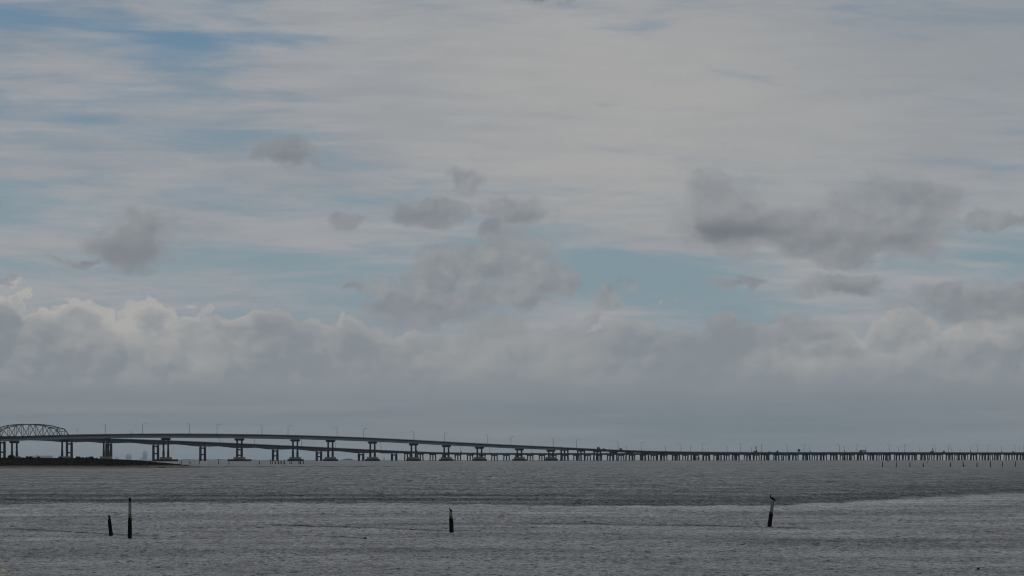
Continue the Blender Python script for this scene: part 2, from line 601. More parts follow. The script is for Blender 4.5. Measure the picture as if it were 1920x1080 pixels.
def water_material():
    m = bpy.data.materials.new('bay_water')
    m.use_nodes = True
    t = m.node_tree
    b = t.nodes['Principled BSDF']
    b.inputs['IOR'].default_value = 1.333
    b.inputs['Specular IOR Level'].default_value = 0.5
    b.inputs['Base Color'].default_value = (0.012, 0.017, 0.021, 1)
    at_ = t.nodes.new('ShaderNodeAttribute')
    at_.attribute_name = 'ruffle'
    ruf = X(t, at_.outputs['Fac'])
    co = t.nodes.new('ShaderNodeTexCoord')
    sp = t.nodes.new('ShaderNodeSeparateXYZ')
    t.links.new(co.outputs['Object'], sp.inputs[0])
    x, y = X(t, sp.outputs[0]), X(t, sp.outputs[1])
    geo = t.nodes.new('ShaderNodeNewGeometry')
    gs = t.nodes.new('ShaderNodeSeparateXYZ')
    t.links.new(geo.outputs['Normal'], gs.inputs[0])
    # ripples too small for the mesh: capillary chop, wavelets, long wind streaks
    tx = ty = None
    ly = y.max(100.0)._m('LOGARITHM', y.max(100.0), math.e)
    # (cells per metre across, cells per metre away, slope, distance where they are of pixel size)
    for sx, sy, amp, dist, wid in ((6.0, 3.0, 0.16, 300, 2.0), (3.6, 0.95, 0.30, 330, 0.55), (2.1, 0.30, 0.30, 600, 0.55), (1.2, 0.07, 0.25, 1150, 0.6),
                                   (0.7, 0.016, 0.20, 2200, 0.7), (0.16, 0.02, 0.08, 900, 2.0), (0.05, 0.05, 0.10, 500, 3.0)):
        c = noise(t, combine(t, x * sx + y * (sy * 0.23), y * sy, 0.3), 1.0, 2.0, 0.6, 0.0, color=True)
        s_ = t.nodes.new('ShaderNodeSeparateColor')
        t.links.new(c, s_.inputs[0])
        g = (ly - math.log(dist)) * (1.0 / wid)
        wgt = (g * g * -1.0).exp() * amp
        ax = (X(t, s_.outputs[0]) - 0.5) * wgt
        if 0.1 < amp and wid < 1.0:
            ay = (X(t, s_.outputs[1]) - 0.5) * wgt * 0.8 - (X(t, s_.outputs[2]) - 0.575).max(0.0) * wgt * 7.0
        else:
            ay = (X(t, s_.outputs[1]) - 0.5) * wgt * 1.2
        tx = ax if tx is None else tx + ax
        ty = ay if ty is None else ty + ay
    k = ruf * 1.7 + 0.45
    nx = X(t, gs.outputs[0]) + tx * k
    ny = X(t, gs.outputs[1]) + ty * k - ruf * 0.24 - 0.055
    vn = t.nodes.new('ShaderNodeVectorMath')
    vn.operation = 'NORMALIZE'
    t.links.new(combine(t, nx, ny, X(t, gs.outputs[2])), vn.inputs[0])
    t.links.new(vn.outputs[0], b.inputs['Normal'])
    t.links.new((ruf * 0.10 + 0.08).s, b.inputs['Roughness'])
    return m


water = build_water()
water.data.materials.append(water_material())
setp(water, kind='structure')


# ------------------------------------------------------------------ land spit on the left
sp_px = np.array([-2600, -400, 0, 80, 140, 185, 220, 255, 285, 320, 360, 400, 440, 470])
sp_top = np.array([858.6, 859.2, 859.6, 860.0, 861.2, 862.8, 864.3, 866.3, 868.6, 871.0, 872.6, 873.9, 874.8, 875.3])
sp_front = np.array([877.6, 878.0, 878.2, 878.3, 878.2, 878.2, 878.3, 878.3, 878.1, 877.6, 876.9, 876.2, 875.8, 875.6])
YC = 2760.0
sp_x = (sp_px - 960) / FPX * YC


def spit_front(x):
    return np.interp(x, sp_x, [water_dist(v) for v in sp_front])


def spit_ridge(x):
    return np.maximum(H - (np.interp(x, sp_x, sp_top) - EYE) / FPX * YC - curv(0, YC), 0.0)


def spit_height(x, y):
    """height above the water of the spit"""
    f = spit_front(x) + 5 * np.sin(x / 17.0) + 2.5 * np.sin(x / 6.1)
    r = spit_ridge(x)
    d = y - f
    beach = np.minimum(d * 0.0125, 0.95)
    berm = np.clip((d - 72) / 120.0, 0, 1)
    berm = berm * berm * (3 - 2 * berm)
    top = np.maximum(r, 0.02)
    hgt = np.minimum(beach, top * 0.9) + np.maximum(top - 0.9, 0) * berm
    hgt = hgt + 0.10 * np.sin(x / 4.3 + y / 9.0) * np.clip(d / 90, 0, 1) * np.clip(r, 0, 1)
    back = np.clip((YC + 40 + 330 * np.clip(r / 4.0, 0, 1) - y) / 120.0, -0.3, 1)
    return np.where(back < 1, np.minimum(hgt, hgt * back - 0.25 * (1 - back)), hgt)


def grid_mesh(name, xs, ys, hf, mat):
    xx, yy = np.meshgrid(xs, ys)
    zz = curv(xx, yy) + hf(xx, yy)
    co = np.stack([xx, yy, zz], -1).reshape(-1, 3)
    nC = len(xs)
    idx = np.arange(len(xs) * len(ys)).reshape(len(ys), nC)
    quads = np.stack([idx[:-1, :-1], idx[:-1, 1:], idx[1:, 1:], idx[1:, :-1]], -1).reshape(-1, 4)
    return mesh_obj(name, co, [tuple(int(i) for i in q) for q in quads], mat, smooth=True)


def sand_material():
    m = bpy.data.materials.new('spit_ground')
    m.use_nodes = True
    t = m.node_tree
    b = t.nodes['Principled BSDF']
    b.inputs['Roughness'].default_value = 0.9
    b.inputs['Specular IOR Level'].default_value = 0.0
    co = t.nodes.new('ShaderNodeTexCoord')
    sp = t.nodes.new('ShaderNodeSeparateXYZ')
    t.links.new(co.outputs['Object'], sp.inputs[0])
    z = X(t, sp.outputs[2]) + 0.49
    n1 = noise(t, co.outputs['Object'], 0.12, 5, 0.6)
    n2 = noise(t, co.outputs['Object'], 0.9, 4, 0.6)
    sand = mixc(t, n1.step(0.35, 0.65), (0.12, 0.112, 0.10), (0.18, 0.168, 0.148))
    # wet rim, black wrack line, soil under the grass
    h = z + (n1 - 0.5) * 0.5
    sand = mixc(t, 1.0 - h.step(0.1, 0.35), sand, (0.05, 0.047, 0.043))
    wr = (h - 0.80) * (1 / 0.14)
    wrack = ((wr * wr * -1.0).exp() * n2.step(0.38, 0.52))
    sand = mixc(t, wrack, sand, (0.012, 0.012, 0.011))
    c = mixc(t, h.step(0.95, 1.2), sand, (0.012, 0.011, 0.006))
    t.links.new(c, b.inputs['Base Color'])
    return m


M['sand'] = sand_material()
spit = grid_mesh('sand_spit', np.concatenate([np.linspace(-1100, -320, 60)[:-1], np.arange(-320, -128, 1.6)]),
                 np.concatenate([np.arange(2500, 2640, 4.0), np.arange(2640, 2860, 8.0), np.arange(2860, 3300, 25.0)]),
                 spit_height, M['sand'])
setp(spit, kind='structure')


# a low bar of sand just awash, running on from the tip
def bar_height(x, y):
    px_ = 960 + FPX * x / y
    yc = water_dist(875.4) + (px_ - 430) * 0.06 + 8 * np.sin(x / 9.0)
    w = np.interp(px_, [330, 400, 560, 640, 760], [26, 26, 16, 9, 2])
    return 0.16 - 0.42 * ((y - yc) / w) ** 2 * 0.5 + 0.07 * np.sin(x / 2.7) + 0.05 * np.sin(x / 0.9 + y / 5)


bar = grid_mesh('sand_bar', np.arange(-176, -55, 1.0), np.arange(2740, 2910, 5.0), bar_height, M['sand'])
setp(bar, kind='structure')


def build_grass():
    v, f = [], []
    r = np.random.default_rng(3)
    n = 0
    while n < 15000:
        x = r.uniform(-330, -166) if r.random() < 0.85 else r.uniform(-520, -330)
        y = r.uniform(2600, 2840)
        h0 = float(spit_height(np.array(x), np.array(y)))
        if h0 < 0.98 + 0.25 * math.sin(x / 6.0): continue
        n += 1
        z = curv(x, y) + h0 - 0.05
        hh = r.uniform(0.2, 0.55) * (1 + 0.3 * math.sin(x / 5.1 + y / 7.7))
        a = r.uniform(0, 3.14)
        wx, wy = math.cos(a) * r.uniform(.18, .4), math.sin(a) * .3
        lx, ly = r.normal(0, .18), r.normal(0, .18)
        k = len(v)
        v += [(x - wx, y - wy, z), (x + wx, y + wy, z), (x + lx + wx * .45, y + ly, z + hh * .7), (x + lx * 1.6, y + ly * 1.6, z + hh)]
        f += [(k, k + 1, k + 2, k + 3)]
    o = mesh_obj('marsh_grass', v, f, M['grass'])
    setp(o, 'dark olive marsh grass covering the low spit at the left', 'grass', kind='stuff')


build_grass()


def build_rocks():
    mb = MB()
    r = random.Random(4)

    def rock(p, s):
        pts = []
        for k in range(3):
            rr = (1.0, 0.85, 0.35)[k]
            pts.append([Vector((p.x + s * rr * r.uniform(.7, 1.2) * math.cos(a * 1.047), p.y + s * rr * math.sin(a * 1.047), p.z + (-.3, .3, .75)[k] * s * r.uniform(.7, 1))) for a in range(6)])
        mb.loft(pts)
    for i in range(70):
        px = r.uniform(296, 345)
        p = on_water(px, 877.0 + 0.5 * math.sin(px / 9) + r.uniform(-.25, .25) - (px - 296) * 0.012)
        rock(p + Vector((0, 0, .15)), r.uniform(.2, .5))
    for i in range(150):
        px = r.uniform(-60, 335)
        x = (px - 960) / FPX * 2690
        y = 2640 + r.uniform(-6, 16) + 8 * math.sin(px / 40)
        h0 = float(spit_height(np.array(x), np.array(y)))
        if h0 < 0.2: continue
        rock(Vector((x, y, curv(x, y) + h0)), r.uniform(.12, .38))
    o = mb.build('shore_rocks', M['rock'])
    setp(o, 'line of small black rocks and wrack along the beach', 'rocks', kind='stuff')


build_rocks()


def shrub(px, py_base, width, height, seed, label):
    r = random.Random(seed)
    y = 2765 + r.uniform(-20, 30)
    x = (px - 960) / FPX * y
    height *= 1.25
    z0 = curv(x, y) + float(spit_height(np.array(x), np.array(y))) - 0.1
    root = empty('shrub', (x, y, z0))
    setp(root, label, 'shrub', 'shrubs on the grassy spit')
    st = MB()
    lf = MB()
    n = max(4, int(width * 2.2))
    for i in range(n):
        a = r.uniform(-.5, .5)
        tip = Vector((a * width, r.uniform(-.3, .3) * width, height * r.uniform(.55, 1.0) * (1 - 1.1 * a * a)))
        st.tube([Vector((a * .5 * width, 0, -.2)), tip * .6, tip], [.05, .035, .015], 4)
        for k in range(90):
            c = tip * r.uniform(.35, 1.03) + Vector((r.gauss(0, .26), r.gauss(0, .26), r.gauss(0, .2)))
            s = r.uniform(.14, .30)
            u = Vector((r.uniform(-1, 1), r.uniform(-1, 1), r.uniform(-1, 1))).normalized() * s
            w_ = Vector((r.uniform(-1, 1), r.uniform(-1, 1), r.uniform(-1, 1))).normalized() * s
            lf.add([c - u, c + w_, c + u, c - w_], [(0, 1, 2, 3)])
    st.build('stems', M['stem'], root)['kind'] = 'stuff'
    o = lf.build('foliage', M['leaf'], root)
    o['kind'] = 'stuff'
    return root


shrub(21, 859, 3.4, 1.55, 1, 'rounded shrub in front of the two-column pier near the left edge')
shrub(53, 859.5, 2.2, .95, 2, 'small low shrub just left of the far flat-roofed building')
shrub(57.5, 859.5, 1.0, 1.1, 21, 'thin upright shrub under the left end of the far flat-roofed building')
shrub(72, 859.5, 1.1, .8, 3, 'tiny dark tuft of shrub below the far flat-roofed building')
shrub(113, 860.5, 1.6, .8, 23, 'low shrub at the left foot of the wide double pier')
shrub(148, 861.5, 3.2, 1.35, 4, 'loose shrub right of the wide double pier on the spit')
shrub(159, 862, 3.0, 1.15, 5, 'wispy middle shrub between the wide double pier and the clustered columns')
shrub(170, 862, 3.2, 1.35, 6, 'tallest leafy shrub between the wide double pier and the clustered columns')
shrub(181, 862.5, 1.8, .85, 7, 'small shrub at the left foot of the clustered columns')

# ------------------------------------------------------------------ bridges
SLOPE = 1.926
NRM = math.sqrt(1 + SLOPE * SLOPE)
T2 = Vector((1 / NRM, SLOPE / NRM, 0))          # along the bridge, to the right and away
N2 = Vector((SLOPE / NRM, -1 / NRM, 0))         # across it, to the right and towards us
YN, YF = 6305.0, 6764.0
ROT = math.atan2(T2.y, T2.x)


def station(px, y0, off=0.0):
    u = (px - 960) / FPX
    return (u * (y0 + off * N2.y) - off * N2.x) / (1 - u * SLOPE)


def line_pt(s, y0, off=0.0, z=0.0):
    return Vector((s, y0 + SLOPE * s, 0)) + N2 * off + Vector((0, 0, z))


class Line:
    """a bridge centre line with a vertical profile measured on its railing"""
    def __init__(self, y0, prof):
        self.y0 = y0
        S, Z = [], []
        for px, py in prof:
            s = station(px, y0)
            S.append(s)
            Z.append(H + (EYE - py) / FPX * (y0 + SLOPE * s))
        ss = np.linspace(S[0], S[-1], 500)
        zz = np.interp(ss, S, Z)
        k = np.hanning(45)
        k /= k.sum()
        pad = np.concatenate([2 * zz[0] - zz[22:0:-1], zz, 2 * zz[-1] - zz[-2:-24:-1]])
        self.ss, self.zz = ss, np.convolve(pad, k, 'valid')

    def rail(self, s):
        return float(np.interp(s, self.ss, self.zz))

    def pt(self, s, off=0.0, dz=0.0):
        p = line_pt(s, self.y0, off)
        p.z = self.rail(s) + dz
        return p

    def water(self, s):
        p = line_pt(s, self.y0)
        return curv(p.x, p.y)

    def sweep(self, name, stations, profile, mat, parent, smooth=False):
        """profile: list of (across, down from the railing) or a function of the station"""
        mb = MB()
        rings = []
        for s in stations:
            pr = profile(s) if callable(profile) else profile
            rings.append([self.pt(s, o, -d) for o, d in pr])
        mb.loft(rings)
        return mb.build(name, mat, parent, smooth=smooth)


near = Line(YN, [(-200, 829), (-60, 822.2), (0, 819.3), (64, 816.6), (128, 814.5), (200, 813.2), (300, 812.6), (360, 812.7), (430, 813.4),
                 (540, 815.3), (600, 817.0), (700, 820.8), (776, 824.6), (840, 828.3), (900, 831.5), (1000, 836.1), (1050, 838.5),
                 (1120, 841.8), (1200, 845.2), (1260, 846.5), (1400, 847.3), (1500, 847.5), (1920, 847.7), (2200, 848.2)])
far = Line(YF, [(-200, 814.5), (-60, 816.0), (0, 817.3), (60, 818.4), (128, 820.0), (207, 822.0), (303, 825.0), (380, 828.2), (440, 830.8), (540, 835.4),
                (617, 839.0), (700, 843.2), (776, 846.7), (840, 848.4), (900, 849.0), (1000, 849.3), (1200, 849.3), (1500, 849.2), (1920, 849.0), (2200, 849.0)])

near_bridge = empty('girder_bridge', line_pt(station(449, YN), YN))
far_bridge = empty('truss_bridge', line_pt(station(380, YF), YF))
near_bridge.location.z = near.water(station(449, YN))
far_bridge.location.z = far.water(station(380, YF))
setp(near_bridge, 'nearer long causeway bridge on flared two-column piers, with the lamps along it', 'bridge')
setp(far_bridge, 'farther lower causeway bridge with haunched girders and a steel truss at its left end', 'bridge')


def under(o, root):
    """parent o to root and keep it where it stands"""
    o.parent = root
    o.matrix_parent_inverse = Matrix.Translation(-root.location)
    return o


def bridge_part(o, root):
    return under(o, root)


WN = 5.6       # half width of the decks


def deck_and_rail(line, root, px0, px1, breaks):
    s0, s1 = station(px0, line.y0), station(px1, line.y0)
    n = 90
    sts = [s0 + (s1 - s0) * i / n for i in range(n + 1)]
    W = WN
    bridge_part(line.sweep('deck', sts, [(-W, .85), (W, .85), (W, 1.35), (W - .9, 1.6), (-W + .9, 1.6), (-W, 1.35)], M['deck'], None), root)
    for sd in (-1, 1):
        o0, o1 = sorted((sd * (W - .04), sd * (W - .34)))
        bridge_part(line.sweep('kerb', sts, [(o0, .62), (o1, .62), (o1, .86), (o0, .86)], M['deck'], None), root)
        bridge_part(line.sweep('handrail', sts, [(o0 + .05, 0), (o1 - .05, 0), (o1 - .05, .17), (o0 + .05, .17)], M['deck'], None), root)
    mb = MB()
    step = 3.3 / NRM
    s = s0
    while s < s1:
        for sd in (-1, 1):
            p = line.pt(s, sd * (W - .19), -.30)
            mb.box(p, (.62, .26, .72), Matrix.Rotation(ROT, 3, 'Z'))
        s += step
    o = bridge_part(mb.build('railing_posts', M['deck'], None), root)
    o['kind'] = 'stuff'


deck_and_rail(near, near_bridge, -160, 2060, None)
deck_and_rail(far, far_bridge, -160, 2060, None)

# supports, by where they stand along each line
near_piers = [27, 121, 199, 311, 449, 553.5, 619.5, 698.5, 775.5, 837, 899, 974, 1033]
far_piers = [4, 130, 204, 292, 380, 449, 516, 598, 677, 739]


def near_bents():
    s = station(1058.5, YN)
    res = []
    while s < station(2010, YN):
        res.append(s)
        s += 20.4
    return res


def far_bents():
    s = station(764, YF)
    res = []
    while s < station(1990, YF):
        res.append(s)
        s += 15.1
    return res


def i_profile(off, top, depth, w=.9, web=.35):
    a, b = top, top + depth
    return [(off - w / 2, a), (off + w / 2, a), (off + w / 2, a + .18), (off + web / 2, a + .3), (off + web / 2, b - .3), (off + w / 2, b - .18),
            (off + w / 2, b), (off - w / 2, b), (off - w / 2, b - .18), (off - web / 2, b - .3), (off - web / 2, a + .3), (off - w / 2, a + .18)]


# depth of the near girders below the railing, by column of the photo
gd_px = [-200, 200, 311, 449, 553, 619, 700, 900, 1033, 1060]
gd_m = [4.3, 4.5, 4.6, 4.7, 4.6, 4.2, 4.2, 4.0, 3.6, 3.0]
gd_s = [station(p, YN) for p in gd_px]


def near_bottom(s):
    return float(np.interp(s, gd_s, gd_m))


sup = [station(-110, YN)] + [station(p, YN) for p in near_piers] + [near_bents()[0]]
for i, (a, b) in enumerate(zip(sup[:-1], sup[1:])):
    gap = 0.25
    pm_ = (960 + FPX * a / (YN + SLOPE * a))
    deep = pm_ < 540
    for off in (-4.0, -1.35, 1.35, 4.0):
        sts = [a + gap + (b - a - 2 * gap) * k / 5 for k in range(6)]
        prof = (lambda s, off=off, a=a, b=b: i_profile(off, 1.6, near_bottom((a + b) / 2 if i > 4 else s) - 1.6))
        bridge_part(near.sweep('girder', sts, prof, M['girder'], None), near_bridge)

nb = near_bents()
for a, b in zip(nb[:-1], nb[1:]):
    bridge_part(near.sweep('trestle_span', [a + .12, b - .12], [(-4.4, 1.6), (4.4, 1.6), (4.0, 2.75), (-4.0, 2.75)], M['girder_dark'], None), near_bridge)


def lathe(mb, c, prof, n=10, top=None):
    """rings of (z, radius) round c; top shifts the upper end sideways"""
    zs = [z for z, _ in prof]
    rings = []
    for z, r in prof:
        t = (z - zs[0]) / (zs[-1] - zs[0])
        off = Vector(top) * t if top is not None else Vector((0, 0, 0))
        rings.append([Vector(c) + off + Vector((r * math.cos(2 * math.pi * k / n), r * math.sin(2 * math.pi * k / n), z)) for k in range(n)])
    mb.loft(rings)
    return mb


R3 = Matrix.Rotation(ROT, 3, 'Z')          # local x along the bridge, local -y towards us


def local(p, dx_, dn, z):
    """p + dx along the bridge + dn across (towards us) at height z"""
    q = Vector((p.x, p.y, 0)) + T2 * dx_ + N2 * dn
    q.z = z
    return q


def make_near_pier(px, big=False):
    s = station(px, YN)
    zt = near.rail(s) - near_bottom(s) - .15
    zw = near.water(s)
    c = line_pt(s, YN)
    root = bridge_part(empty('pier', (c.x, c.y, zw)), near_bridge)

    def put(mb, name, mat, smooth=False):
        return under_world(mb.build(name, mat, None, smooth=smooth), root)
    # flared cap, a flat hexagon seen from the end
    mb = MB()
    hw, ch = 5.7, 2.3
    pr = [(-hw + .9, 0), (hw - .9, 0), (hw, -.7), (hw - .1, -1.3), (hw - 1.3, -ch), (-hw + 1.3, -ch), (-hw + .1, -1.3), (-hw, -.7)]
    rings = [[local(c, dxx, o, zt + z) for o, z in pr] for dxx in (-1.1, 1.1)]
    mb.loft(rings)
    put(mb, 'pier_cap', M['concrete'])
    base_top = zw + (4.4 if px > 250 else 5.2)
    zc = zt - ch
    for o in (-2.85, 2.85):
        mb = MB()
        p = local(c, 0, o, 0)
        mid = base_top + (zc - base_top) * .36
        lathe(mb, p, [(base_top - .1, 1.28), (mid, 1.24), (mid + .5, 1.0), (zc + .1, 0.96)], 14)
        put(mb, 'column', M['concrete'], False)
    for o in (-4.0, -1.35, 1.35, 4.0):
        mb = MB().box(local(c, 0, o, zt + .08), (1.0, .8, .2), R3)
        put(mb, 'bearing', M['fender'])
    mb = MB()
    mb.box(local(c, 0, 0, (base_top + zw + 2.0) / 2), (6.5, 11.2, base_top - zw - 2.0), R3)
    put(mb, 'footing', M['footing'])
    mb = MB()
    L, W = (17, 20) if big else (10, 14)
    mb.box(local(c, 0, 0, zw + .55), (L, W, 3.2), R3)
    put(mb, 'fender_base', M['fender'])
    if big:
        mb = MB()
        p = local(c, -6, -6, 0)
        lathe(mb, p, [(zw + 2, .1), (zw + 4.6, .09)], 6)
        put(mb, 'marker_post', M['lamp'])


def under_world(o, root):
    """parent to a nested empty that is only translated"""
    wl = root.matrix_parent_inverse.translation + root.location + (root.parent.location if root.parent else Vector((0, 0, 0)))
    o.parent = root
    o.matrix_parent_inverse = Matrix.Translation(-wl)
    return o


for p in near_piers:
    make_near_pier(p, big=p in (311, 449))


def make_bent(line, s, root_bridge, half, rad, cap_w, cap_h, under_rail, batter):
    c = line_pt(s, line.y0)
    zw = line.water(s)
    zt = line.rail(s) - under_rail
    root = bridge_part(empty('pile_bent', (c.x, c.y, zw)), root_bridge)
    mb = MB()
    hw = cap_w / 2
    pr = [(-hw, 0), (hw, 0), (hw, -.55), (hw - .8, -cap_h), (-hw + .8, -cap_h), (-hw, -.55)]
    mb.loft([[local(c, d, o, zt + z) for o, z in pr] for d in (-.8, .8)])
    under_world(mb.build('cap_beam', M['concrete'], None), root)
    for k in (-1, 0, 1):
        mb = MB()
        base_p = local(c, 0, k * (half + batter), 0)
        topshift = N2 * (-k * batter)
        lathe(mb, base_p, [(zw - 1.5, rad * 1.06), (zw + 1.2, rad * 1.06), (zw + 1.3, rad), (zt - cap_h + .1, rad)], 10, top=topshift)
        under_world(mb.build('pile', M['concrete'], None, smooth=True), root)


for s in nb:
    make_bent(near, s, near_bridge, 4.4, .92, 11.2, 1.35, 2.8, .55)
fb = far_bents()
for s in fb:
    make_bent(far, s, far_bridge, 3.6, .74, 9.6, 1.2, 2.6, .45)
for a, b in zip(fb[:-1], fb[1:]):
    bridge_part(far.sweep('trestle_span', [a + .1, b - .1], [(-4.4, 1.6), (4.4, 1.6), (4.0, 2.55), (-4.0, 2.55)], M['girder_dark'], None), far_bridge)

# far bridge: haunched girders on portal piers
far_s = [station(p, YF) for p in far_piers]
ends = [station(-130, YF)] + far_s + [fb[0]]
hb_px = [-200, 120, 204, 292, 380, 449, 516, 598, 677, 739, 764]
hb_d = [6.0, 5.4, 5.3, 5.4, 5.5, 5.5, 5.3, 5.2, 5.0, 3.5, 2.6]
hb_s = [station(p, YF) for p in hb_px]


def far_bottom_pier(s):
    return float(np.interp(s, hb_s, hb_d))


for i, (a, b) in enumerate(zip(ends[:-1], ends[1:])):
    for off in (-3.9, -1.3, 1.3, 3.9):
        sts = [a + .15 + (b - a - .3) * k / 14 for k in range(15)]

        def prof(s, a=a, b=b, off=off):
            t = min(s - a, b - s) * NRM           # metres to the nearer pier
            hd = far_bottom_pier(s)
            hh = hd - 1.4 * (1 - math.exp(-(max(t - 4, 0) / 26.0) ** 1.6)) if hd > 4 else hd
            return i_profile(off, 1.6, max(hh - 1.6, .8))
        bridge_part(far.sweep('haunched_girder', sts, prof, M['girder_dark'], None), far_bridge)


def make_far_pier(px):
    s = station(px, YF)
    c = line_pt(s, YF)
    zw = far.water(s)
    zt = far.rail(s) - far_bottom_pier(s) - .5
    root = bridge_part(empty('portal_pier', (c.x, c.y, zw)), far_bridge)
    for o in (-3.0, 3.0):
        mb = MB()
        p = local(c, 0, o, 0)
        for (z0, z1, w) in ((zw - 1.5, zt, 2.1),):
            mb.box(p + Vector((0, 0, (z0 + z1) / 2)), (2.4, w, z1 - z0), R3, taper=.9)
        under_world(mb.build('column', M['concrete'], None), root)
        mb = MB().box(p + Vector((0, 0, zt + .28)), (1.2, 1.0, .56), R3)
        under_world(mb.build('bearing', M['fender'], None), root)
    hgt = zt - zw
    struts = [zt - 1.3] + ([zw + hgt * .46] if hgt > 9.5 else [])
    for z in struts:
        mb = MB().box(local(c, 0, 0, z), (1.7, 4.2, 1.5), R3)
        under_world(mb.build('cross_strut', M['concrete'], None), root)


for p in far_piers:
    make_far_pier(p)


# steel truss at the left end of the far bridge
def build_truss():
    # top chord rows measured on the plane nearer to us; panel points every 13 px
    tx_ = [-9, 4, 17, 30.5, 43.5, 56.5, 69.5, 82, 95.5, 108, 121, 133]
    ty_ = [None, 804.7, 801, 797.7, 796.2, 795.5, 795.5, 796.4, 798.1, 801.3, 804.7, None]
    off = 5.4
    S = [station(p, YF, off) for p in tx_]
    root = bridge_part(empty('truss', tuple(far.pt(S[5]))), far_bridge)
    root_z = far.rail(S[5])

    def member(name, a, b, w):
        mb = MB().bar(a, b, w)
        under_world(mb.build(name, M['steel'], None), root)
    planes = {}
    for sd in (1, -1):
        bot, topn = [], []
        for s, p, q in zip(S, tx_, ty_):
            pt_ = far.pt(s, sd * off, -.9)
            bot.append(pt_)
            if q is None:
                topn.append(None)
            else:
                y = line_pt(s, YF, off).y
                t_ = pt_.copy()
                t_.z = H + (EYE - q) / FPX * y
                topn.append(t_)
        planes[sd] = (bot, topn)
        n = len(S)
        for i in range(n - 1):
            member('bottom_chord', bot[i], bot[i + 1], .7)
        for i in range(1, n - 2):
            member('top_chord', topn[i], topn[i + 1], .85)
        member('end_post', bot[0], topn[1], .8)
        member('end_post', bot[-1], topn[-2], .8)
        for i in range(1, n - 1):
            member('vertical', bot[i], topn[i], .48)
        for i in range(1, n - 2):
            if i % 2 == 1:
                member('diagonal', topn[i], bot[i + 1], .48)
            else:
                member('diagonal', bot[i], topn[i + 1], .48)
            # lighter sub-struts from mid diagonal
    b1, t1 = planes[1]
    b2, t2 = planes[-1]
    for i in range(1, len(S) - 1):
        member('top_strut', t1[i], t2[i], .45)
        lower1 = t1[i] + Vector((0, 0, -2.6))
        lower2 = t2[i] + Vector((0, 0, -2.6))
        if i in (1, len(S) - 2):
            member('portal_strut', lower1, lower2, .5)
    for i in range(1, len(S) - 2):
        member('top_brace', t1[i], t2[i + 1], .3)


build_truss()

# ------------------------------------------------------------------ lamps along both bridges
ORD = ['first', 'second', 'third', 'fourth', 'fifth', 'sixth', 'seventh', 'eighth', 'ninth', 'tenth', 'eleventh', 'twelfth', 'thirteenth',
       'fourteenth', 'fifteenth', 'sixteenth', 'seventeenth', 'eighteenth', 'nineteenth', 'twentieth', 'twenty-first', 'twenty-second',
       'twenty-third', 'twenty-fourth', 'twenty-fifth', 'twenty-sixth']


def lamp(line, px, side, hgt, arm, label, group, rad=.22):
    off = side * (WN - .5)
    s = station(px, line.y0, off)
    p = line.pt(s, off, -.8)
    root = empty('street_lamp', p)
    setp(root, label, 'street lamp', group)
    mb = MB()
    lathe(mb, (0, 0, 0), [(0, rad * 1.5), (.5, rad * 1.4), (.6, rad), (hgt, rad * .7)], 8)
    mb.build('pole', M['lamp'], root)
    d = -N2 * side
    a = Vector((0, 0, hgt - .25))
    mb = MB().tube([a, a + d * (arm * .5) + Vector((0, 0, .55)), a + d * arm + Vector((0, 0, .75))], [.15, .13, .11], 6)
    mb.build('arm', M['lamp'], root)
    mb = MB().box(a + d * (arm + .35) + Vector((0, 0, .74)), (.5, 1.1, .32), R3, taper=.75)
    mb.build('lamp_head', M['lamp'], root)


nearL = [197.5, 355, 491, 632, 776, 914.7, 1037.5, 1159, 1276.7, 1389, 1476, 1574, 1668.4, 1754.5, 1832.7, 1903.4]
nearR = [267.5, 407, 540, 682, 833, 958, 1081, 1202, 1316.7, 1427.5, 1507.5, 1605.4, 1695.7, 1778.5, 1852.4, 1918.5]
for i, p in enumerate(nearL):
    lamp(near, p, 1, 10.6, 3.2, f'tall lamp on the nearer bridge with its arm pointing left, {ORD[i]} such from the left', 'lamps along the nearer bridge')
for i, p in enumerate(nearR):
    lamp(near, p, -1, 10.6, 3.2, f'tall lamp on the nearer bridge with its arm pointing right, {ORD[i]} such from the left', 'lamps along the nearer bridge')
farlamps = [(146, 1), (246.5, 1), (412, -1), (476.8, 1), (565.5, 1), (629.5, 1), (714.5, 1), (864, 1), (918.5, 1), (997.5, 1), (1050, -1), (1175, 1), (1248, 1), (1294.5, -1),
            (1364.7, 1), (1409, -1), (1518.3, -1), (1583.4, 1), (1623, -1), (1685, 1), (1723.5, -1), (1783.6, 1), (1819.5, -1), (1878, 1), (1911, -1)]
for i, (p, sd) in enumerate(farlamps):
    lamp(far, p, sd, 9.3, 1.7, f'short thin lamp standing on the farther bridge, {ORD[i]} of these from the left', 'lamps along the farther bridge', .2)

# ------------------------------------------------------------------ traffic and fittings on the bridges


